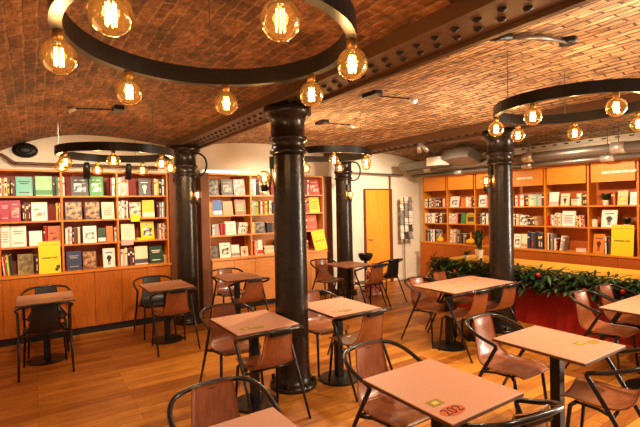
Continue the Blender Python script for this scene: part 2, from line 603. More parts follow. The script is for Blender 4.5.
def small_spot(px, py, z, dirv, label, lit=True):
    q = un(px, py, 'Z', z)
    zc = ceil_z(q.x)
    t = empty('ceiling_spotlight', (q.x, q.y, zc), label, 'spotlight', 'ceiling spotlights')
    d = Vector(dirv).normalized()
    MB().box(-.05, .05, -.11, .11, -.045, .005).build('driver_box', M['black_metal'], t, bevel=.006)
    MB().tube([(0, 0, -.03), d * .22 + Vector((0, 0, -.04)), d * .42 + Vector((0, 0, -.05))], .007, 6).build('arm', M['black_metal'], t)
    h = MB().tube([d * .42 + Vector((0, 0, -.05)), d * .49 + Vector((0, 0, -.08))], [.022, .03], 12).build('head', M['duct_bright'], t, smooth=True)
    if lit:
        MB().tube([d * .487 + Vector((0, 0, -.079)), d * .494 + Vector((0, 0, -.083))], .026, 12).build('lens', M['spot_face'], h)
    return t


small_spot(372, 94, 2.95, (.93, -.35, 0), 'ceiling spotlight with a bright lit head beside the riveted beam')
small_spot(322, 124, 2.95, (.93, -.35, 0), 'small black ceiling spotlight beyond the largest column capital', False)
small_spot(118, 108, 2.94, (-.93, .1, 0), 'black ceiling spotlight on the dark brick vault above the chandelier', False)

# track with two heads before the back bookcase, wall speaker
pts = [(-.62, 7.36, 2.36), (-.50, 7.36, 2.48), (-.36, 7.36, 2.58), (-.28, 7.36, 2.55), (-.18, 7.36, 2.475), (0, 7.36, 2.47), (1.75, 7.36, 2.47)]
t = MB().tube(pts, .022, 10, smooth_path=5).build('conduit_pipe', M['beam'], None, smooth=True)
tag(t, 'dark curved conduit pipe running along the white back wall above the bookcase', 'pipe')
for px, lb in ((87, 'black track spotlight above the middle of the speaker-side bookcase'), (129, 'black track spotlight over the bookcase end next to the column')):
    x = un(px, 175, 'Y', 7.05).x
    t = empty('track_spotlight', (x, 7.05, 2.43), lb, 'spotlight', 'track spotlights')
    MB().tube([(0, .31, .045), (0, .12, .05), (0, 0, 0)], .012, 8).build('bracket', M['black_metal'], t, smooth=True)
    MB().tube([(0, -.01, .05), (0, .02, -.02), (0, .06, -.17)], [.035, .045, .05], 14).build('head', M['black_metal'], t, smooth=True)
t = empty('wall_speaker', (un(25, 150, 'Y', 7.42).x, 7.5, 2.67), 'black oval speaker on the white wall above the bookcase', 'speaker')
s = MB().lathe([(.15, 0), (.15, .03), (.13, .06), (.09, .075)], 28).build('housing', M['black_metal'], t, smooth=True, rot=(PI / 2, 0, 0)); s.scale = (1.05, .72, 1)
s = MB().lathe([(.085, .07), (.05, .09), (.01, .095)], 24).build('cone', M['plinth'], t, smooth=True, rot=(PI / 2, 0, 0)); s.scale = (1.05, .72, 1)

# tube light on the middle bookcase
t = empty('tube_light', (2.2, 7.3, 2.396), 'white tube light lying above the pale bookcase', 'light')
MB().box(.2, 1.15, -.03, .05, -.01, .05).build('housing', M['white_box'], t)
MB().tube([(.25, -.05, .03), (.9, -.05, .03)], .022, 10).build('tube', M['tube'], t, smooth=True)

# ducts along the right wall
DU = [('galvanised_duct', 7.30, 2.56, .075, 'duct', 'large grey round duct running above the garland-side bookcase'),
      ('galvanised_duct', 7.42, 2.43, .04, 'duct', 'thin grey pipe under the large round duct')]
for nm, u, z, rad, mt, lb in DU:
    t = empty(nm, (u, 0, z), lb, 'duct', 'ducts over the bookcase')
    MB().tube([(0, 1.7, 0), (0, 7.2, 0)], rad, 16).build('pipe', M[mt], t, smooth=True)
    for v in ((2.9, 4.3, 6.6) if rad > .05 else (3.1, 4.4, 5.9)):
        MB().tube([(0, v - .09, 0), (0, v + .09, 0)], rad + .012, 16).build('collar', M['duct_bright'], t, smooth=True)
        MB().tube([(0, v, rad), (0, v, ceil_z(u) - z)], .006, 6).build('hanger', M['wire'], t)
t = empty('air_conditioner', (6.98, 6.15, 2.56), 'small white ceiling air unit with a grey slanted outlet near the corner', 'air conditioner')
MB().box(-.2, .1, -.3, .05, .0, .17).build('cabinet', M['white_box'], t, bevel=.01)
MB().box(-.2, .2, -.95, -.32, .04, .24, rot=Matrix.Rotation(.3, 3, 'Y')).build('outlet', M['duct'], t, bevel=.01)
MB().box(-.15, .15, .06, .9, -.02, .13).build('supply_duct', M['duct'], t, bevel=.01)
MB().tube([(0, 0, .2), (0, 0, ceil_z(6.98) - 2.56)], .01, 6).build('hanger', M['wire'], t)
t = MB().tube([(5.45, 7.35, 2.50), (6.2, 7.35, 2.48), (7.2, 7.3, 2.46)], .02, 8).build('wall_pipe', M['duct'], None, smooth=True)
tag(t, 'thin grey pipe along the white wall above the yellow door', 'pipe')
t = MB().box(-.02, .02, -.03, .0, 0, .35).build('wall_conduit', M['duct'], None, loc=(6.95, 7.5, 2.1))
tag(t, 'short grey vertical conduit on the white wall over the door corner', 'conduit')
t = empty('beam_spotlight', (5.33, 5.0, BZ), 'silver twin spotlight under the beam above the white wall', 'spotlight')
MB().lathe([(.03, -.05), (.03, 0)], 12).build('mount', M['duct_bright'], t)
for s in (-1, 1):
    MB().tube([(.02 * s, .05 * s, -.04), (.08, .09 * s, -.15)], [.03, .036], 12).build('head', M['duct_bright'], t, smooth=True)

# ------------------------------------------------------------------ tables
table0 = None


def make_table():
    t = empty('cafe_table', (0, 0, 0), 'x', 'table', 'cafe tables')
    MB().box(-.29, .29, -.33, .33, .731, .75).build('tabletop', [M['table']], t, bevel=.003)
    MB().box(-.292, .292, -.332, .332, .729, .7445).build('edge_band', M['table_edge'], t)
    MB().box(-.036, .036, -.036, .036, .02, .72).build('pedestal', M['black_metal'], t, bevel=.004)
    MB().box(-.16, .16, -.2, .2, .712, .729).build('top_plate', M['black_metal'], t)
    MB().lathe([(.215, 0), (.215, .008), (.2, .014), (.05, .022)], 36).build('base', M['black_metal'], t, smooth=False)
    s = MB().box(-.045, .045, -.032, .032, .7501, .7508).build('square_sticker', M['sticker'], t)
    MB().box(-.018, .018, -.014, .014, .7508, .7512).build('sticker_center', M['sticker_in'], s)
    n = MB().lathe([(.06, .7501), (.06, .7508)], 24).build('number_sticker', M['num'], t); n.scale = (1, .62, 1)
    return t


def place_table(u, v, label, sq=(-.1, -.23), nm=(.05, -.26), rzs=0):
    global table0
    if table0 is None:
        table0 = make_table(); t = table0
    else:
        t = copy_tree(table0)
    t.location = (u, v, 0)
    t['label'] = label
    for c in t.children:
        if c.name.startswith('square'): c.location = (sq[0], sq[1], 0); c.rotation_euler = (0, 0, rzs)
        if c.name.startswith('number'): c.location = (nm[0], nm[1], 0); c.rotation_euler = (0, 0, rzs)
    return t


q_ = un(435, 403, 'Z', .75); SQ202 = (q_.x - 1.895, q_.y - 1.665)
q_ = un(452.5, 410.5, 'Z', .75); NM202 = (q_.x - 1.895, q_.y - 1.665)
TABLES = [
    (1.895, 1.665, 'cafe table marked 202 with peach top and green sticker', SQ202, NM202),
    (.72, 1.665, 'cafe table cut by the frame bottom, wooden chair behind it', (.1, -.2), (.1, -.27)),
    (3.175, 1.675, 'cafe table with two small stickers beside the table marked 202', (.09, -.12), (.2, -.16)),
    (4.815, 1.65, 'cafe table at the picture edge before the red counter', (.1, -.1), (.2, -.2)),
    (5.40, 1.65, 'cafe table touching the red counter end of the joined pair', (.1, -.1), (.2, -.2)),
    (1.65, 3.61, 'cafe table directly before the largest column', (-.16, -.19), (-.06, -.22)),
    (2.60, 3.61, 'cafe table just behind the largest column', (-.15, -.19), (-.05, -.22)),
    (4.30, 3.60, 'first of two joined cafe tables by the garland column', (.1, -.1), (.2, .1)),
    (4.875, 3.60, 'second of two joined cafe tables, touching the garland column', (-.05, .05), (.1, .1)),
    (.11, 6.17, 'cafe table with black chairs before the speaker-side bookcase', (.1, -.1), (.2, -.2)),
    (1.50, 6.08, 'cafe table between a black chair and a wooden chair', (.1, -.1), (.2, -.2)),
    (2.56, 6.16, 'cafe table before the pale bookcase between two columns', (.1, -.1), (.2, -.2)),
    (4.62, 6.08, 'cafe table beside the column near the yellow door', (.1, -.1), (.2, -.2)),
]
for u, v, lb, sq, nm in TABLES:
    place_table(u, v, lb, sq, nm)
# the number on the nearest table
tx = bpy.data.curves.new('number_lettering', 'FONT')
tx.body = '202'; tx.size = .085; tx.extrude = .0003; tx.align_x = 'CENTER'; tx.align_y = 'CENTER'
to = bpy.data.objects.new('number_lettering', tx)
to.data.materials.append(M['num_ink']); col.objects.link(to)
bpy.context.view_layer.update()
tm = bpy.data.meshes.new_from_object(to.evaluated_get(bpy.context.evaluated_depsgraph_get()))
bpy.data.objects.remove(to)
to = bpy.data.objects.new('number_lettering', tm); col.objects.link(to)
ns = [c for c in table0.children if c.name.startswith('number')][0]
ns.scale = (1, 1, 1)
old_data = ns.data
ns.data = old_data.copy()
old_data.materials[0] = M['sticker']
for v in ns.data.vertices: v.co.y *= .75; v.co.x *= 1.35
to.parent = ns; to.location = (0, 0, .7513)

# ------------------------------------------------------------------ chairs
def shell_grid(prof, mat_name, name, parent, mat):
    nx = 12; th = .011
    pts = [Vector((w, y, z)) for (y, z, w) in prof]
    pts = catmull(pts, 4)
    mb = MB()
    P = []
    for i, q in enumerate(pts):
        a = pts[max(0, i - 1)]; c = pts[min(len(pts) - 1, i + 1)]
        t = Vector((0, c.y - a.y, c.z - a.z)).normalized()
        nrm = Vector((0, -t.z, t.y))
        row = []
        for k in range(nx + 1):
            s = -1 + 2 * k / nx
            bow = .016 * s * s
            row.append((Vector((q.x * s, q.y, q.z)) + nrm * bow, nrm))
        P.append(row)
    for lay in (0, 1):
        for row in P:
            for (p, nn) in row:
                mb.v.append(tuple(p - nn * (th * lay)))
    W = nx + 1; n = len(P); B = W * n
    for i in range(n - 1):
        for k in range(nx):
            q = [i * W + k, i * W + k + 1, (i + 1) * W + k + 1, (i + 1) * W + k]
            mb.face(q[::-1]); mb.face([B + j for j in q])
        mb.face([i * W, (i + 1) * W, B + (i + 1) * W, B + i * W])
        mb.face([(i + 1) * W + nx, i * W + nx, B + i * W + nx, B + (i + 1) * W + nx])
    for k in range(nx):
        mb.face([k + 1, k, B + k, B + k + 1])
        e = (n - 1) * W
        mb.face([e + k, e + k + 1, B + e + k + 1, B + e + k])
    o = mb.build(name, mat, parent, smooth=True)
    return o


def make_chair(black):
    t = empty('cafe_armchair', (0, 0, 0), 'x', 'chair', 'armchairs at the cafe tables')
    sm = M['black_shell'] if black else M['shell']
    back = [(-.268, .795, .116), (-.252, .72, .127), (-.236, .63, .134), (-.216, .55, .146), (-.19, .497, .166), (-.155, .462, .188)]
    seat = [(-.155, .462, .188), (-.11, .447, .202), (-.04, .441, .212), (.06, .446, .212), (.15, .452, .205), (.20, .447, .196), (.225, .432, .182)]
    shell_grid(back, '', 'backrest', t, sm)
    shell_grid(seat, '', 'seat', t, sm)
    HX = .95
    hoop = [(.268, .05, .655), (.275, .03, .672), (.283, -.06, .698), (.274, -.17, .738), (.222, -.258, .770), (.115, -.296, .784), (0, -.304, .787)]
    hoop = [(x * HX, y, z) for (x, y, z) in hoop]
    full = hoop + [(-x, y, z) for (x, y, z) in hoop[-2::-1]]
    MB().tube(full, .0145, 10, smooth_path=4).build('arm_hoop', M['frame'], t, smooth=True)
    for s in (-1, 1):
        MB().tube([(.268 * HX * s, .05, .658), (.267 * HX * s, .045, .64), (.246 * s, -.10, .39), (.252 * s, -.30, 0)], [.0145, .015, .0145, .011], 10).build('rear_leg', M['frame'], t, smooth=True)
        MB().tube([(.175 * s, .13, .43), (.19 * s, .165, .40), (.212 * s, .205, 0)], [.014, .0145, .011], 10).build('front_leg', M['frame'], t, smooth=True)
    f = MB()
    f.tube([(.244, -.075, .425), (.19, .0, .425), (.175, .13, .428), (0, .15, .428), (-.175, .13, .428), (-.19, .0, .425), (-.244, -.075, .425)], .011, 8)
    f.tube([(.244, -.09, .415), (0, -.10, .424), (-.244, -.09, .415)], .011, 8)
    f.build('seat_support', M['frame'], t, smooth=True)
    MB().box(-.09, .09, -.298, -.262, .742, .776).build('back_clip', M['frame'], t, bevel=.004)
    return t


protos = {}


def place_chair(u, v, rz, label, black=False):
    if black not in protos:
        protos[black] = make_chair(black); t = protos[black]
    else:
        t = copy_tree(protos[black])
    t.location = (u, v, 0); t.rotation_euler = (0, 0, rz)
    t['label'] = label
    return t


N_, S_ = 0, PI      # facing the back wall / facing the camera side
CH = [
    (1.96, 2.10, S_, 'wooden armchair on the far side of the table marked 202'),
    (1.98, 1.40, -.15, 'wooden armchair on the near side of the table marked 202, only its hoop showing'),
    (.82, 2.10, S_, 'wooden armchair behind the table cut by the frame bottom, hoop arching in front'),
    (3.23, 2.09, S_, 'wooden armchair on the far side of the table with two small stickers'),
    (3.21, 1.37, .2, 'wooden armchair on the near side of the table with two small stickers'),
    (4.92, 2.08, S_, 'wooden armchair with pale lit back against the red counter, first of two'),
    (5.5, 2.08, S_, 'wooden armchair against the garland, second of two at the joined pair'),
    (4.80, 1.25, N_, 'wooden armchair at the picture edge, near side of the joined pair'),
    (1.65, 3.37, N_, 'wooden armchair with its back to us in front of the largest column'),
    (1.60, 3.97, S_, 'wooden armchair on the far side of the table before the largest column'),
    (2.66, 3.37, N_, 'wooden armchair with its back to us just behind the largest column'),
    (2.66, 3.97, S_, 'wooden armchair half hidden by the largest column, facing us'),
    (4.27, 3.86, S_, 'wooden armchair at the outer end of the joined tables, facing us'),
    (4.87, 3.99, S_, 'wooden armchair behind the joined tables, only its orange back showing'),
    (4.28, 3.36, N_, 'wooden armchair with orange back, near side of the joined tables, outer seat'),
    (4.86, 3.37, N_, 'wooden armchair with orange back, near side of the joined tables, by the column'),
    (.09, 5.82, N_, 'black armchair with its back to us before the speaker-side bookcase', True),
    (.13, 6.56, S_, 'black armchair facing us against the speaker-side bookcase doors', True),
    (1.48, 5.72, N_, 'wooden armchair with its back to us before the black chair', False),
    (1.45, 6.47, S_, 'black armchair facing us, across the table from a wooden chair', True),
    (2.57, 5.80, N_, 'wooden armchair with its back to us before the pale bookcase'),
    (2.6, 6.5, S_, 'wooden armchair facing us before the pale bookcase doors'),
    (4.45, 6.45, S_, 'wooden armchair facing us beside the column near the door'),
    (4.80, 5.75, N_, 'wooden armchair with its back to us near the yellow door'),
    (5.45, 6.05, N_, 'black armchair standing in front of the yellow door', True),
]
for c in CH:
    place_chair(*c)

# ------------------------------------------------------------------ books
def book_mesh(w, h, t, cover, style, acc, spine):
    """local: x width, front at y=0, depth +y, bottom at z=0"""
    mb = MB()
    if spine:
        d = .15
        mb.box(-w / 2, w / 2, 0, d, 0, h, 0)
        e = min(.002, w * .12)
        mb.box(-w / 2 + e, w / 2 - e, .004, d + .001, h - .0005, h + .0012, 1)
        if acc:
            z0 = h * rnd.uniform(.55, .78)
            mb.box(-w / 2 + e, w / 2 - e, -.0008, .001, z0, min(h * .95, z0 + h * rnd.uniform(.06, .16)), 2)
            if rnd.random() < .6:
                mb.box(-w * .22, w * .22, -.0008, .001, h * .15, h * rnd.uniform(.4, .52), 2)
    else:
        mb.box(-w / 2, w / 2, 0, .003, 0, h, 0)
        mb.box(-w / 2 + .004, w / 2 - .004, .003, t - .003, .004, h - .004, 1)
        mb.box(-w / 2, w / 2, t - .003, t, 0, h, 0)
        mb.box(-w / 2, -w / 2 + .003, .003, t - .003, 0, h, 0)
        q = lambda x0, x1, z0, z1: mb.box(x0 * w, x1 * w, -.0012, .0005, z0 * h, z1 * h, 2)
        if style == 'title':
            for k, (ww, z) in enumerate(((.34, .72), (.26, .62), (.3, .16))):
                q(-ww, ww, z, z + .05)
        elif style == 'picture':
            q(-.34, .34, .2, .66); q(-.3, .3, .78, .83)
        elif style == 'band':
            q(-.5, .5, .06, .3)
        elif style == 'photo':
            q(-.46, .46, .04, .96)
        elif style == 'figure':
            q(-.12, .12, .3, .62); q(-.2, .2, .42, .56); q(-.3, .3, .74, .79); q(-.09, -.02, .12, .3); q(.02, .09, .12, .3)
        elif style == 'lines':
            for k in range(5): q(-.36, .36 - .1 * (k % 2), .25 + .11 * k, .29 + .11 * k)
    return mb


def book(loc, rz, w, h, cover, label, group, style='plain', acc=None, spine=False, t=.022, tilt=None, lean=0):
    acc_m = acc if not isinstance(acc, tuple) else (photo_mat(*acc) if isinstance(acc[0], tuple) else cm(acc))
    mb = book_mesh(w, h, t, cover, style, acc, spine)
    o = mb.build('book', [cm(cover), M['pages'], acc_m or cm(cover)])
    o.location = loc
    if spine:
        o.rotation_euler = (0, lean, rz)
    else:
        o.rotation_euler = (-R(9 if tilt is None else tilt), 0, rz)
    tag(o, label, 'book', group)
    return o


CN = {}
def cname(c):
    table = {'white': (240, 232, 220), 'cream': (232, 212, 170), 'black': (30, 26, 26), 'dark grey': (70, 66, 66), 'grey': (150, 144, 138), 'red': (190, 36, 24), 'dark red': (120, 24, 20),
             'orange': (226, 110, 36), 'yellow': (244, 204, 24), 'green': (60, 128, 60), 'dark green': (28, 62, 38), 'teal': (96, 178, 160), 'navy': (40, 50, 84), 'blue': (60, 106, 170),
             'brown': (104, 62, 36), 'pink': (226, 160, 150), 'purple': (110, 60, 110), 'olive': (150, 130, 76), 'tan': (190, 146, 96), 'magenta': (170, 30, 60), 'pale green': (150, 200, 140), 'lime': (140, 170, 40)}
    return min(table, key=lambda k: sum((a - b) ** 2 for a, b in zip(table[k], c)))


W_, CR, BK, DG, GY = (244, 236, 222), (236, 216, 178), (32, 28, 28), (70, 66, 68), (150, 144, 138)
RD, DR, OR, YL, GN, DGN = (196, 38, 26), (118, 26, 20), (228, 112, 38), (246, 206, 26), (58, 138, 66), (28, 64, 40)
TL, NV, BL, BR, PK, OL, TN, MG, PG, LM = (104, 188, 168), (42, 52, 88), (60, 108, 172), (108, 64, 38), (230, 168, 156), (152, 132, 78), (192, 148, 98), (176, 28, 60), (156, 206, 146), (140, 172, 42)
ORD = ['first', 'second', 'third', 'fourth', 'fifth', 'sixth', 'seventh', 'eighth', 'ninth', 'tenth', 'eleventh', 'twelfth', 'thirteenth', 'fourteenth', 'fifteenth', 'sixteenth', 'seventeenth', 'eighteenth', 'nineteenth', 'twentieth']


class Shelf:
    """one shelf bay: things are measured along it in photo columns and laid out in room units"""
    def __init__(s, ax, plane, z, rz, where, group, x0=None, x1=None):
        s.ax, s.plane, s.z, s.rz, s.where, s.group, s.n = ax, plane, z, rz, where, group, 0
        s.lo, s.hi = x0, x1      # clear span in along-units
        s.cur = -1e9

    def along(s, px):
        q = un(px, 200, s.ax, s.plane)
        return q.x if s.ax == 'Y' else -q.y

    def top(s, px, py):
        return un(px, py, s.ax, s.plane).z - s.z

    def loc(s, a, dep):
        return (a, s.plane + dep, s.z + .0005) if s.ax == 'Y' else (s.plane + dep, -a, s.z + .0005)

    def lab(s, c, kind):
        s.n += 1
        return f'{cname(c)} {kind}, {ORD[min(s.n - 1, 19)]} on {s.where}'

    def face(s, p0, p1, ytop, c, style='plain', acc=None, kind='face-out book', dep=.045):
        a0, a1 = s.along(p0), s.along(p1)
        a0 = max(a0, s.cur + .002, s.lo + .004); a1 = min(a1, s.hi - .004)
        if a1 - a0 < .02: return
        h = min(max(.1, s.top((p0 + p1) / 2, ytop)), .33)
        s.cur = a1
        return book(s.loc((a0 + a1) / 2, dep), s.rz, a1 - a0, h, c, s.lab(c, kind), s.group, style, acc)

    def spines(s, p0, p1, ytop, cols, n=None, dep=.03, lean=0):
        a0, a1 = s.along(p0), s.along(p1)
        a0 = max(a0, s.cur + .002, s.lo + .004); a1 = min(a1, s.hi - .004)
        n = n or len(cols)
        if a1 - a0 < .008 * n: n = max(1, int((a1 - a0) / .008))
        if a1 <= a0: return
        ws = [rnd.uniform(.7, 1.3) for _ in range(n)]
        k = (a1 - a0) / sum(ws)
        a = a0
        hm = min(max(.12, s.top((p0 + p1) / 2, ytop)), .31)
        for i in range(n):
            w = ws[i] * k
            c = cols[i % len(cols)]
            h = hm * rnd.uniform(.9, 1.0)
            ln = 0
            pos = a + w / 2
            if lean:
                # a leaning book keeps its lower corner on the board
                ln = R(lean)
                w2 = w * .9
            acc = rnd.choice([W_, BK, RD, CR, YL, None]) if c not in (W_, CR) else rnd.choice([BK, RD, BL, None, BR])
            o = book(s.loc(pos, dep), s.rz, w - .0015, h, c, s.lab(c, 'book spine' if not lean else 'leaning book spine'), s.group, acc=acc, spine=True, lean=ln)
            if lean:
                o.location.z += abs(math.sin(ln)) * (w - .0015) / 2
            a += w
        s.cur = a1 + (abs(math.sin(R(lean))) * hm if lean > 0 else 0)

    def stack(s, p0, p1, cols, dep=.05, th=.028):
        a0, a1 = max(s.along(p0), s.cur + .003, s.lo + .004), min(s.along(p1), s.hi - .004)
        z = s.z
        for c in cols:
            mb = MB().box(-(a1 - a0) / 2, (a1 - a0) / 2, 0, .14, 0, th, 0).box(-(a1 - a0) / 2 + .002, (a1 - a0) / 2 - .002, -.0006, .001, .005, th - .005, 1)
            o = mb.build('book', [cm(c), M['pages']])
            o.location = s.loc((a0 + a1) / 2, dep); o.location.z = z + .0004; o.rotation_euler = (0, 0, s.rz)
            tag(o, s.lab(c, 'book lying flat'), 'book', s.group)
            z += th + .0006
        s.cur = a1


# ------------------------------------------------------------------ bookcases
def bookcase(label, origin, rz, x0, x1, ups, shelves, counter_z, top_z, mats, header=None, end_panels=(), red_strips=(), doors_w=.37, extra_top=0):
    """local x along the case, y=0 cabinet front, shelf front at y=.1, back at y=.4"""
    t = empty('bookcase', origin, label, 'bookcase', 'bookcases', rz)
    wd, dr, bk = mats
    MB().box(x0, x1, .03, .38, 0, .10).build('plinth', M['plinth'], t)
    MB().box(x0, x1, .015, .385, .10, counter_z - .03).build('cabinet_body', wd, t)
    n = max(1, round((x1 - x0) / doors_w))
    for i in range(n):
        a, b = x0 + (x1 - x0) * i / n, x0 + (x1 - x0) * (i + 1) / n
        MB().box(a + .0025, b - .0025, -.005, .0145, .11, counter_z - .035).build('cabinet_door', dr, t, bevel=.002)
    MB().box(x0 - .015, x1 + .015, -.02, .385, counter_z - .03, counter_z).build('counter', wd, t, bevel=.003)
    MB().box(x0, x1, .37, .385, counter_z, top_z).build('back_panel', bk, t)
    for (a, b) in red_strips:
        MB().box(a, b, .366, .3695, counter_z, top_z - .03).build('red_back_panel', M['back_red'], t)
    for u in ups:
        MB().box(u - .0125, u + .0125, .1, .3695, counter_z, top_z - .0255).build('upright', wd, t)
    us = sorted(ups)
    for z in shelves:
        for a, b in zip(us[:-1], us[1:]):
            MB().box(a + .0125, b - .0125, .104, .3655, z - .024, z).build('shelf', wd, t)
    MB().box(x0, x1, .09, .385, top_z - .025, top_z).build('top_board', wd, t)
    if header:
        for (a, b, words_) in header:
            hb = MB().box(a, b, .07, .095, top_z - .33, top_z - .026).build('header_board', wd, t)
            x = a + .16 if words_ else 0
            if words_:
                mb = MB()
                for w in words_:
                    mb.box(x, x + w, .0685, .0705, top_z - .2, top_z - .165); x += w + .012
                mb.build('lettering', M['white_letter'], hb)
    for (a, b) in end_panels:
        MB().box(a, b, .02 if b - a < .2 else .15, .385, 0, top_z + extra_top).build('end_panel', M['end_panel'], t)
    return t


CV = 7.1
LB = [-1.08, -.375, .36, 1.09, 1.83]
bookcase('orange wooden bookcase under the black wall speaker, full of face-out books', (0, CV, 0), 0, -1.08, 1.83, LB, (1.31, 1.66, 2.01), .925, 2.375,
         (M['case'], M['case_door'], M['back_brown']), end_panels=((1.846, 1.94),), red_strips=((.16, .34), (.40, .52), (1.2, 1.4), (-.2, -.05)))
MBU = [2.52, 3.30, 4.10, 4.88]
bookcase('pale wooden bookcase behind the columns, with dark red back strips', (0, CV, 0), 0, 2.52, 4.88, MBU, (1.31, 1.66, 2.01), .915, 2.385,
         (M['case_mid'], M['case_mid'], M['case_mid']), end_panels=((2.36, 2.50), (4.896, 5.13)), red_strips=((3.02, 3.27), (3.9, 4.08), (4.62, 4.86)))
RU = 7.5
RV = [7.06, 6.37, 5.65, 4.92, 4.19, 3.47, 2.77, 2.05]
bookcase('orange wooden bookcase along the wall behind the garland counter', (RU, 0, 0), -PI / 2, -7.08, -1.9, [-v for v in RV], (1.345, 1.70), .92, 2.40,
         (M['case_right'], M['case_right_door'], M['back_orange']),
         header=[(-RV[i] + .06, -RV[i + 1] - .02, ((.1, .06, .12) if i == 3 else (.12, .14, .1, .08)) if i in (3, 5) else None) for i in range(7)])
# cornice board over the orange bookcase
t = MB().box(7.45, 7.94, 1.9, 7.25, 2.405, 2.43).build('cornice_board', M['white_box'])
tag(t, 'long white board on top of the orange bookcase along the wall', 'board')

ROWN = ['top shelf', 'second shelf', 'third shelf', 'counter']
SY = 7.215
LZ = [2.01, 1.66, 1.31, .925]
BAYL = ['speaker bay', 'centre bay', 'end bay']


def shelf_l(row, bay):
    return Shelf('Y', SY, LZ[row], 0, f'{ROWN[row]}, {BAYL[bay]}, speaker-side bookcase', 'books in the speaker-side bookcase', LB[bay + 1] + .013, LB[bay + 2] - .013)


# --- speaker-side bookcase, row by row
s = shelf_l(0, 0); s.spines(-3, 10, 177, [W_, OR, CR, BR]); s.spines(11, 15, 178, [BK, DR]); s.face(16, 33, 176, TL, 'title', DG, 'face-out book with dark lettering'); s.spines(33.6, 35.4, 176, [BK], 1)
s.face(36, 53, 175.5, PG, 'band', GN, 'face-out book with a green band'); s.spines(53.6, 55.2, 177, [BK], 1); s.spines(56, 60.5, 176, [DGN, GN, W_])
s = shelf_l(0, 1); s.spines(63, 65, 176, [W_, W_]); s.face(72, 89, 176, DG, 'picture', (W_, DG), 'face-out book with faded picture'); s.face(90.5, 104, 176, GN, 'picture', (W_, GN), 'face-out book with pale picture'); s.spines(111, 115.5, 177, [DR, W_, W_])
s = shelf_l(0, 2); s.spines(118.5, 129, 176, [W_, PK, CR, W_, GY, PK]); s.face(140, 151.5, 178, DG, 'figure', W_, 'face-out book with white emblem'); s.spines(155, 159.5, 178, [CR, YL, TN]); s.spines(160, 166.5, 178, [BK, DG, W_, BK])
s = shelf_l(1, 0); s.face(-2, 9, 200, MG, 'title', PK, 'face-out book with pink title'); s.face(9.5, 20, 200, MG, 'picture', (RD, PK), 'face-out book with pink picture'); s.spines(22, 30, 202, [BK, BR, DR, BK]); s.face(31, 47, 202, W_, 'picture', (OR, W_), 'face-out book with orange picture'); s.spines(56, 61, 202, [YL, DR, CR])
s = shelf_l(1, 1); s.face(65, 82, 201.5, DG, 'photo', (DG, TN), 'face-out book with mottled photo cover'); s.face(85, 100, 201.5, BK, 'photo', ((40, 30, 28), (200, 140, 90)), 'face-out book with dark photo cover'); s.face(102, 114.5, 202, CR, 'lines', BR, 'face-out book with printed lines')
s = shelf_l(1, 2); s.spines(118.5, 128, 200.5, [W_, PK, W_, GY, BR, W_]); s.face(130, 141.5, 202, TN, 'photo', (BR, CR), 'face-out book with portrait photo'); s.face(143, 155, 200, YL, 'band', W_, 'face-out book with pale band'); s.spines(157, 159.5, 202, [BK, DR]); s.spines(160, 166.5, 201, [W_, BL, W_, GY, BK])
s = shelf_l(2, 0); s.face(-2, 8.5, 226, W_, 'lines', TN, 'tall face-out book with printed lines'); s.face(9, 25, 226, W_, 'title', GY, 'wide face-out book with grey title'); s.face(28, 41, 231, (250, 246, 236), 'plain', None, 'small plain face-out book'); s.spines(42.5, 46, 226, [DR, RD]); s.face(47, 60, 226, (196, 92, 40), 'picture', (DR, OR), 'face-out book with russet picture')
s = shelf_l(2, 1); s.spines(64.5, 71, 227, [W_, PK, W_]); s.spines(71.5, 81, 227, [BK, BR, DR, CR, BK]); s.face(82.5, 96, 226, W_, 'picture', (W_, (120, 150, 150)), 'face-out book with grey picture'); s.face(97.5, 105, 228, DGN, 'band', W_, 'face-out book with white band'); s.face(106, 112.5, 226, OR, 'plain', None, 'plain face-out book'); s.spines(114, 116, 226, [W_], 1)
s = shelf_l(2, 2); s.face(121, 134.5, 224, CR, 'lines', PK, 'tall face-out book with faint lines'); s.face(141, 154, 221, YL, 'picture', (W_, DG), 'face-out book with grey picture'); s.spines(159, 164, 223, [W_, RD, W_]); s.spines(164.3, 166.5, 223, [DR, BK])
s = shelf_l(3, 0); s.spines(1, 11, 255, [PK, RD, GN, YL, LM, BK, DG], lean=-4); s.face(15.5, 31, 254.5, OL, 'photo', (OL, (110, 84, 50)), 'face-out book with leafy cover'); s.spines(32, 36, 254, [BK, DR])
s = shelf_l(3, 1); s.face(65, 80, 251.5, NV, 'title', GY, 'face-out book with pale title'); s.face(81.5, 95, 251.5, BR, 'photo', (BR, TN), 'face-out book with warm photo cover'); s.face(102, 114, 248.5, W_, 'figure', BK, 'face-out book with black figure')
s = shelf_l(3, 2); s.spines(119.5, 126, 248, [W_, PK, CR]); s.spines(126.5, 133, 247.5, [BK, DR, BK]); s.face(134, 147, 246.5, CR, 'band', DG, 'face-out book with dark band'); s.face(148.8, 162, 246.5, DGN, 'title', W_, 'face-out book with white title'); s.spines(163, 165.5, 256, [TN], 1)

# --- pale bookcase behind the columns
BAYM = ['first bay', 'column bay', 'last bay']


def shelf_m(row, bay):
    z = [2.01, 1.66, 1.31, .915][row]
    return Shelf('Y', SY, z, 0, f'{ROWN[row]}, {BAYM[bay]}, pale bookcase', 'books in the pale bookcase', MBU[bay] + .013, MBU[bay + 1] - .013)


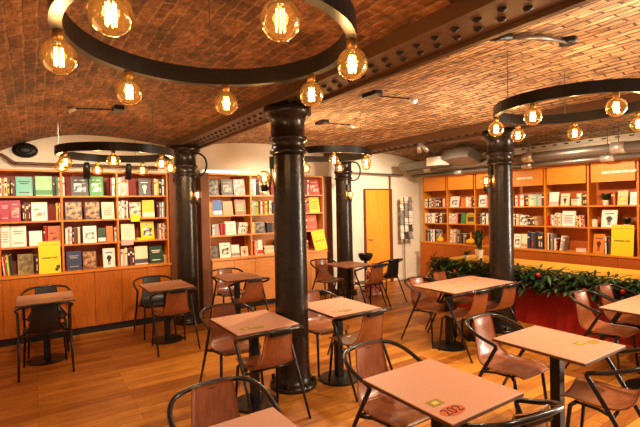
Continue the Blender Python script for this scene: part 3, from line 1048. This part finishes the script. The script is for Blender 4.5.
s = shelf_m(0, 0); s.face(209.5, 220, 179, DGN, 'photo', (DGN, GY), 'face-out book with grey-green cover'); s.face(223, 234.5, 179, BK, 'picture', (TN, BK), 'face-out book with tan picture'); s.face(235.5, 246.5, 179, TN, 'photo', (GY, BR), 'face-out book with faded cover')
s = shelf_m(0, 1); s.spines(251.5, 256.5, 177, [W_, GY, W_]); s.spines(257, 260, 179, [BK, BK]); s.face(261, 271, 180, BR, 'photo', (BR, CR), 'face-out book with brown photo cover'); s.spines(272, 290, 180, [DR, BK, CR, TN, W_, BR])
s = shelf_m(0, 2); s.spines(306, 310, 178, [DR, W_]); s.face(311, 321.5, 179, (200, 70, 50), 'picture', (W_, RD), 'face-out book with pale picture')
s = shelf_m(1, 0); s.spines(209.5, 213, 201, [YL, OR, TN]); s.face(214, 223, 200, BL, 'band', W_, 'face-out book with white band'); s.face(224, 234, 201, TN, 'picture', (GY, TN), 'face-out book with grey picture'); s.face(236, 247, 199, (150, 110, 80), 'lines', CR, 'face-out book with printed lines')
s = shelf_m(1, 1); s.spines(251.5, 272, 200.5, [CR, GY, LM, DR, W_, RD, YL, BR, CR]); s.spines(273, 290, 201, [BK, RD, W_, TN])
s = shelf_m(1, 2); s.spines(305, 310, 198, [DR, OR]); s.face(311, 321, 197, YL, 'lines', OR, 'face-out book with orange lines')
s = shelf_m(2, 0); s.spines(209.5, 214, 224, [GY, BK, W_]); s.face(214.5, 220, 224, GY, 'plain', None, 'plain face-out book'); s.spines(220.5, 225.5, 223, [RD, DR, RD]); s.face(226, 236.5, 221.5, W_, 'title', PK, 'face-out book with pink title'); s.spines(238, 247, 222, [W_, CR, W_, TN], lean=7)
s = shelf_m(2, 1); s.spines(251.5, 255.5, 222, [TN, CR, OR]); s.face(256, 266, 221, DG, 'photo', (DG, GY), 'face-out book with grey cover'); s.spines(267, 290, 222, [BK, BR, W_, RD, TN])
s = shelf_m(2, 2); s.spines(305, 307.5, 218, [OR, DR]); s.face(308, 318, 215, (214, 74, 44), 'title', TN, 'face-out book with tan title')
s = shelf_m(3, 0); s.face(210.5, 218, 246, DG, 'photo', (DG, (110, 110, 100)), 'face-out book with dark cover'); s.face(220, 230.5, 243, W_, 'picture', (W_, DGN), 'face-out book with green picture'); s.face(231.5, 239.5, 245, W_, 'band', GY, 'face-out book with grey band'); s.face(241, 248, 246.5, CR, 'figure', RD, 'small face-out book with red mark')
s = shelf_m(3, 1); s.spines(253.5, 257.5, 240, [RD, W_, RD]); s.face(258, 263, 240, W_, 'band', RD, 'face-out book with red band'); s.stack(264.5, 274, [BR, W_, YL, DG, CR]); s.spines(276, 290, 240, [BR, DR, W_, TN])
s = shelf_m(3, 2); s.spines(303.5, 308, 240, [YL, TN])

# --- orange bookcase behind the garland
BAYR = ['corner bay', 'second bay', 'third bay', 'fourth bay', 'fifth bay', 'plant bay', 'last bay']


def shelf_r(row, bay):
    z = [1.70, 1.345, .92][row]
    nm = ['top shelf', 'middle shelf', 'counter'][row]
    return Shelf('X', 7.615, z, -PI / 2, f'{nm}, {BAYR[bay]}, orange bookcase', 'books in the orange bookcase', -RV[bay] + .013, -RV[bay + 1] - .013)


s = shelf_r(0, 0); s.spines(423.5, 446, 198, [W_, BK, CR, BR, GY, NV, DG, DR, BK, PK, BK])
s = shelf_r(0, 1); s.face(448.5, 457, 196.5, W_, 'picture', (W_, DG), 'face-out book with dark picture'); s.face(459, 464, 198, OR, 'plain', None, 'plain face-out book'); s.spines(465, 474, 197, [W_, PK, CR, DR, BK])
s = shelf_r(0, 2); s.face(477, 484, 195, W_, 'picture', (W_, DG), 'face-out book with grey picture'); s.spines(484.5, 490, 197, [PK, RD, W_])
s = shelf_r(0, 3); s.spines(514.5, 543, 194.5, [W_, RD, CR, W_, BK, DG, CR, CR, PK, TL, PK, DG])
s = shelf_r(0, 4); s.spines(544.8, 546.6, 193, [RD], 1); s.face(547.2, 556.5, 192, W_, 'band', PK, 'face-out book with pink band'); s.face(559, 567.5, 193.5, CR, 'figure', BR, 'face-out book with brown figure'); s.stack(569.5, 575.5, [BR, CR, BK, TN]); s.spines(576, 580.5, 193, [W_, CR]); s.spines(582, 587.5, 193, [BK, DR, DG])
s = shelf_r(0, 5); s.spines(610.5, 614, 192, [DR, OR]); s.face(616, 626, 190.5, (228, 190, 120), 'picture', (YL, TN), 'face-out book with golden picture'); s.face(628.5, 637, 192, W_, 'lines', GY, 'face-out book with grey lines')
s = shelf_r(1, 0); s.spines(422.5, 433, 213, [W_, GY, W_, GY, CR, W_]); s.spines(434, 442.5, 213, [DR, BK, CR, BR], lean=5)
s = shelf_r(1, 1); s.spines(447.5, 457.5, 213, [W_, PK, W_, CR, PK, DR]); s.face(459, 463, 213, GN, 'plain', None, 'plain face-out book'); s.face(464, 473, 213, (190, 160, 50), 'picture', (BK, BR), 'face-out book with dark picture')
s = shelf_r(1, 2); s.spines(477, 487, 213, [BK, GY, W_, DGN, W_])
s = shelf_r(1, 3); s.spines(511, 517, 214, [W_, DR, CR]); s.face(518, 526, 215, (220, 190, 160), 'photo', (W_, BK), 'face-out book with stark photo cover'); s.spines(527, 537, 216, [BK, BR, DG, TN], lean=-9)
s = shelf_r(1, 4); s.spines(546, 552.5, 215, [RD, DR, RD, W_], lean=-5); s.spines(554, 559, 213, [CR, TN, W_]); s.face(560, 573, 211, W_, 'lines', DG, 'face-out book with dark printed lines'); s.spines(575, 579.5, 215, [CR, BR, W_]); s.spines(580, 585.5, 215, [RD, PK, DR], lean=-6)
s = shelf_r(1, 5); s.face(599.5, 615, 209.5, W_, 'figure', DG, 'large face-out book with grey figure')
s = shelf_r(2, 0); s.spines(421.5, 437, 229, [DG, GY, BK, W_, GY, W_, BK, GY])
s = shelf_r(2, 1); s.spines(448, 453.5, 229, [W_, PK, CR], lean=6); s.spines(456, 465, 233, [DG, BR, BK, GY, BR])
s = shelf_r(2, 3); s.face(511.5, 518, 234, W_, 'picture', (W_, BK), 'face-out book with black picture'); s.face(519, 524.5, 234, CR, 'band', TN, 'face-out book with tan band'); s.spines(526, 541, 231, [NV, BK, DG, NV, BK, NV, DG])
s = shelf_r(2, 4); s.spines(546, 551, 232, [W_, BK, GY]); s.spines(553, 556, 238, [W_, DR]); s.spines(558, 562, 236, [W_, GY], lean=8); s.stack(574, 584, [W_, PK])
s = shelf_r(2, 5); s.face(590.8, 602, 234, (214, 132, 44), 'figure', DR, 'face-out book with dark red figure'); s.spines(603.5, 609, 236, [W_, BK, DG])


# --- yellow poster cards with illegible lettering
def yellow_card(loc, w, h, rot, label):
    t = empty('yellow_poster_card', loc, label, 'poster', 'yellow poster cards')
    t.rotation_euler = rot
    MB().box(-w / 2, w / 2, 0, .008, 0, h).build('card', M['yellow'], t)
    mb = MB(); r2 = random.Random(3)
    x = -.36 * w
    for k in range(9):
        lw = w * (.035 + .03 * r2.random())
        mb.box(x, x + lw, -.0012, .0005, h * .455, h * .505)
        mb.box(x + lw * .6, x + lw * 1.3, -.0012, .0005, h * (.455 if k % 2 else .49), h * (.47 if k % 2 else .505))
        x += w * .08
    mb.build('word', M['ink'], t)
    mb = MB(); x = -.40 * w
    for k in range(11):
        lw = w * (.03 + .03 * r2.random())
        mb.box(x, x + lw, -.0012, .0005, h * .88, h * .895); x += w * .075
    mb.build('small_lettering', M['ink'], t)
    return t


a0, a1 = un(38.5, 250, 'Y', 7.10).x, un(60.5, 250, 'Y', 7.10).x
t = yellow_card(((a0 + a1) / 2, 7.105, .926), a1 - a0, .45, (-R(7), 0, 0), 'yellow poster card with a black word and green plant mark, speaker-side counter')
MB().box(.06, .1, -.0015, .0005, .03, .07).box(.075, .12, -.0015, .0005, .06, .11).build('green_mark', cm(DGN), t)
a0, a1 = un(313, 240, 'Y', 7.12).x, un(326, 240, 'Y', 7.12).x
yellow_card(((a0 + a1) / 2 + .04, 7.11, .916), .29, .40, (-R(10), -R(8), 0), 'yellow poster card tilted on the pale bookcase counter by the column')
v0, v1 = un(611, 250, 'X', 7.52).y, un(633.5, 250, 'X', 7.52).y
yellow_card((7.505, (v0 + v1) / 2, .921), v0 - v1, .475, (-R(6), 0, -PI / 2), 'yellow poster card on the orange bookcase counter under the small plant')
# yellow shelf strip and booklets in the speaker-side case
x = un(135.5, 220, 'Y', 7.19).x
t = MB().box(-.065, .065, 0, .004, -.05, .06).build('shelf_tag', M['yellow'], None, loc=(x, 7.1985, 1.655)); tag(t, 'small yellow tag hanging on the second shelf edge', 'tag')
x = un(147, 238, 'Y', 7.16).x
t = MB().box(-.13, .13, 0, .07, 0, .035).build('booklet_pile', M['yellow'], None, loc=(x - .01, 7.2005, 1.3105)); tag(t, 'low yellow booklet box before the yellow book, third shelf', 'box')
x = un(128, 244, 'Y', 7.16).x
t = MB().box(-.085, .085, 0, .004, -.055, .03).build('shelf_tag', cm(PK), None, loc=(x, 7.1985, 1.30)); tag(t, 'pale pink tag hanging on the third shelf edge', 'tag')


# --- plants
def leaf_mb(mb, base, d, ln, w, m=0, droop=.3):
    d = Vector(d).normalized()
    side = d.cross(Vector((0, 0, 1)))
    if side.length < .05: side = Vector((1, 0, 0))
    side.normalize()
    b = len(mb.v)
    for k, (t, ww) in enumerate(((0, .15), (.3, .9), (.6, 1), (.85, .55), (1, .05))):
        p = Vector(base) + d * (ln * t) + Vector((0, 0, -droop * ln * t * t))
        up = Vector((0, 0, .12 * w))
        mb.v += [tuple(p - side * (w * ww / 2) + up), tuple(p), tuple(p + side * (w * ww / 2) + up)]
    for k in range(4):
        i = b + k * 3
        mb.face([i, i + 1, i + 4, i + 3], m); mb.face([i + 1, i + 2, i + 5, i + 4], m)


def pot_plant(loc, pr, ph, n, ln, w, label, spread=1.0, up=1.0):
    t = empty('potted_plant', loc, label, 'plant', 'potted plants')
    MB().lathe([(pr * .75, 0), (pr, ph), (pr * .9, ph), (pr * .85, ph * .85)], 18).build('pot', M['pot'], t, smooth=False)
    MB().lathe([(pr * .86, ph * .82), (pr * .2, ph * .9)], 14).build('soil', M['soil'], t)
    mb = MB()
    for k in range(n):
        a = rnd.uniform(0, 2 * PI); e = rnd.uniform(.25, 1.3) * up
        d = (math.cos(a) * spread, math.sin(a) * spread, e)
        b = (rnd.uniform(-.4, .4) * pr, rnd.uniform(-.4, .4) * pr, ph * .85 + rnd.uniform(0, ln * .5))
        leaf_mb(mb, b, d, ln * rnd.uniform(.6, 1.05), w, 0 if rnd.random() < .7 else 1)
    mb.build('foliage', [M['leaf'], M['leaf_light']], t)
    return t


v = un(606, 200, 'X', 7.7).y
pot_plant((7.7, v, 1.7005), .05, .08, 80, .15, .04, 'dark bushy plant in a white pot on the top shelf', 1, 1.3)
v = un(627, 218, 'X', 7.7).y
pot_plant((7.7, v, 1.3455), .05, .055, 70, .13, .04, 'dark bushy plant in a white pot on the middle shelf', 1, 1.2)
v = un(595, 222, 'X', 7.7).y
t = empty('candle_jar', (7.7, v, 1.3455), 'cream candle jar beside the large white book', 'jar')
MB().lathe([(.042, 0), (.045, .01), (.045, .12), (.04, .125)], 18).build('jar', M['pot'], t, smooth=False)
MB().lathe([(.046, .126), (.046, .145), (.03, .15)], 18).build('lid', M['brass'], t)


def yellow_gourd(px, py, label, sc_=1.0):
    v = un(px, py, 'X', 7.57).y
    t = empty('yellow_gourd', (7.57, v, .9205), label, 'ornament', 'yellow ornaments')
    MB().lathe([(.02, 0), (.06 * sc_, .015), (.08 * sc_, .05), (.07 * sc_, .09), (.03 * sc_, .12), (.015, .14), (.01, .2 * sc_)], 18).build('body', M['pumpkin'], t, smooth=True)
    MB().tube([(0, 0, .19 * sc_), (.01, 0, .25 * sc_)], .006, 6).build('stem', M['soil'], t)


yellow_gourd(440.5, 240, 'small yellow long-necked gourd on the orange counter, corner bay')
yellow_gourd(471, 240, 'larger yellow gourd on the orange counter near the column', 1.3)
t = empty('cream_bowl', (7.56, un(479, 240, 'X', 7.56).y, .9205), 'cream bowl beside the yellow gourd on the orange counter', 'bowl')
MB().lathe([(.04, 0), (.075, .05), (.085, .1), (.078, .1), (.066, .05), (.03, .012)], 20).build('bowl', M['pot'], t, smooth=True)

# ------------------------------------------------------------------ red counter with garland
CU, CZ = 6.02, .78
t = empty('garland_counter', (CU, 0, 0), 'red fronted counter with honey coloured wooden top behind the tables', 'counter')
MB().box(0, .04, 1.0, 5.3, .0, CZ - .04).build('red_front', M['red_wall'], t)
MB().box(.04, .98, 5.26, 5.3, 0, CZ - .04).build('end_panel', M['red_wall'], t)
MB().box(.94, .98, 1.0, 5.26, 0, CZ - .04).build('rear_panel', M['case_right'], t)
MB().box(-.03, 1.1, 1.0, 5.34, CZ - .04, CZ).build('wooden_top', M['ledge'], t, bevel=.004)
g = empty('leaf_garland', (CU - .06, 0, CZ - .07), 'dark green leafy garland with red baubles draped along the red counter', 'garland')
mb = MB()
v = 1.05
while v < 5.36:
    lump = .5 + .5 * math.sin(v * 5.1) * math.sin(v * 2.3 + 1)
    for k in range(11):
        cx = rnd.uniform(-.11, .06); cz = rnd.uniform(-.17, .06 + .05 * lump)
        if cx > .02 and cz < .08: cz = rnd.uniform(.08, .11)
        a = rnd.uniform(0, 2 * PI)
        d = (math.cos(a) - .45, math.sin(a), rnd.uniform(-.5, .8))
        leaf_mb(mb, (cx, v + rnd.uniform(-.03, .03), cz), d, rnd.uniform(.09, .2), rnd.uniform(.026, .055), 0 if rnd.random() < .8 else 1, .35)
    v += .026
# the twig core
mb.tube([(-.07, 1.0 + .2 * i, -.02 + .02 * math.sin(i)) for i in range(22)], .02, 6, 0)
mb.build('foliage', [M['leaf'], M['leaf_light']], g)
for v, z in ((1.98, .06), (2.28, -.02), (2.72, -.08), (3.32, .05), (4.75, -.06)):
    MB().lathe([(.002, -.035), (.022, -.027), (.035, 0), (.022, .027), (.008, .036)], 14, 0, (-.13, v, z)).build('bauble', M['bauble'], g, smooth=True)
pot_plant((6.75, un(479, 245, 'X', 6.75).y, CZ + .0005), .075, .15, 70, .36, .045, 'tall leafy plant in a cream pot beside the garland column', .45, 2.2)
pot_plant((6.6, 5.1, CZ + .0005), .05, .05, 30, .13, .04, 'small dark plant on the far end of the wooden counter', 1, 1)

# ------------------------------------------------------------------ brochure rack by the corner
t = empty('brochure_rack', (7.27, 7.24, 0), 'grey wire brochure rack on the white wall between door and bookcase', 'rack')
MB().tube([(0, .12, 0), (0, .12, 1.95)], .012, 8).build('pole', M['wire'], t)
MB().lathe([(.16, 0), (.16, .012), (.03, .02)], 24, 0, (0, .05, 0)).build('base', M['wire'], t)
rack_books = []
for k in range(6):
    z = .98 + .165 * k
    mb = MB()
    for x in (-.14, 0.0, .14):
        for dz in (0, .05):
            mb.tube([(x - .062, .1, z + dz), (x - .062, .0, z + dz), (x + .062, .0, z + dz), (x + .062, .1, z + dz)], .0035, 5)
        mb.tube([(x, .1, z), (x, 0, z)], .0035, 5)
    mb.tube([(-.21, .1, z), (.21, .1, z)], .0035, 5)
    mb.build('wire_pocket', M['wire'], t)
for k in range(6):
    for j, x in enumerate((-.14, 0, .14)):
        c = [W_, GY, W_, (196, 190, 182), DG, W_, GY, CR, (150, 150, 150)][(k * 5 + j * 4) % 9]
        o = MB().box(-.05, .05, 0, .006, 0, .15).build('brochure', cm(c), None, loc=(7.27 + x, 7.24 + .03, .985 + .165 * k))
        o.rotation_euler = (-R(8), 0, 0)
        tag(o, f'{cname(c)} brochure in the {ORD[j]} column, {ORD[5 - k]} row from the top of the wire rack', 'brochure', 'brochures in the wire rack')

# things by the door-side table
t = empty('red_bag', (5.58, 6.5, 0), 'red patterned bag standing by the column near the yellow door', 'bag')
MB().box(-.16, .16, -.09, .09, 0, .5).build('body', photo_mat((186, 30, 30), (235, 200, 190)), t, bevel=.03)
MB().tube([(-.09, 0, .49), (-.07, 0, .62), (.07, 0, .62), (.09, 0, .49)], .01, 8, smooth_path=4).build('handle', cm(RD), t, smooth=True)
t = empty('dark_planter', (5.74, 6.95, 0), 'dark round planter bowl on a stand before the yellow door', 'planter')
MB().lathe([(.12, 0), (.12, .02), (.03, .04), (.03, .62), (.1, .64), (.15, .72), (.155, .78), (.14, .78), (.1, .7)], 20).build('bowl', M['black_metal'], t, smooth=False)
MB().lathe([(.135, .755), (.02, .76)], 16).build('soil', M['soil'], t)

# ------------------------------------------------------------------ lights
def spot(loc, target, w, ang=70, color=(1, .80, .56), rad=.09, blend=.8):
    l = bpy.data.lights.new('added_spot', 'SPOT')
    l.energy = w; l.color = color; l.spot_size = R(ang); l.spot_blend = blend; l.shadow_soft_size = rad
    o = bpy.data.objects.new('added_spot', l); col.objects.link(o)
    o.location = loc
    d = Vector(target) - Vector(loc)
    o.rotation_euler = d.to_track_quat('-Z', 'Y').to_euler()
    return o


# extra spots added without fixtures to light the dining floor
spot((4.5, .9, 2.72), (3.8, 1.9, 0), 200, 115)
spot((2.1, .3, 2.72), (2.3, 1.9, 0), 75, 105)
spot((4.6, 2.9, 2.72), (4.4, 3.6, 0), 120, 110)
spot((1.5, 4.6, 2.78), (1.6, 3.5, 0), 36, 110)
spot((3.2, 4.4, 2.8), (2.9, 3.6, 0), 110, 110)
# more added spots, no fixture modelled, washing the bookcases and walls
spot((.1, 5.2, 2.72), (.2, 7.2, 1.5), 105, 80)
spot((1.5, 5.4, 2.72), (1.4, 7.2, 1.5), 105, 80)
spot((3.6, 5.9, 2.80), (3.5, 7.2, 1.5), 115, 90)
spot((6.0, 3.3, 2.72), (7.6, 3.4, 1.5), 108, 95)
spot((6.0, 5.4, 2.72), (7.6, 5.6, 1.5), 88, 95)
spot((5.75, 4.6, 2.74), (6.2, 7.4, 1.3), 260, 75)
# bare uplights added in mid-air to brighten the pale vault
for (u, v) in ((3.3, 1.2), (4.2, 3.2), (3.4, 5.0)):
    spot((u, v, 2.0), (u + .2, v + .3, 3), 34, 165, blend=1, rad=.15)
# daylight from a tall window in the side wall behind the viewer
al = bpy.data.lights.new('window_daylight', 'AREA'); al.shape = 'RECTANGLE'; al.size = .7; al.size_y = 2.0
al.energy = 170; al.color = (1, .88, .70)
ao = bpy.data.objects.new('window_daylight', al); col.objects.link(ao); ao.location = (7.85, -.35, 1.5); ao.rotation_euler = (0, PI / 2, 0)
ao.rotation_euler = (Vector((2.5, 2.2, .9)) - ao.location).to_track_quat('-Z', 'Y').to_euler()
wd = bpy.data.worlds.new('world'); sc.world = wd
wd.use_nodes = True
bg = wd.node_tree.nodes['Background']
bg.inputs[0].default_value = (1, .86, .70, 1); bg.inputs[1].default_value = .14

vs = sc.view_settings
vs.view_transform = 'Standard'; vs.look = 'None'; vs.gamma = 1; vs.use_curve_mapping = False
vs.exposure = 0.95
sc.cycles.max_bounces = 6
sc.cycles.transparent_max_bounces = 12
sc.cycles.sample_clamp_indirect = 4
sc.cycles.use_denoising = True
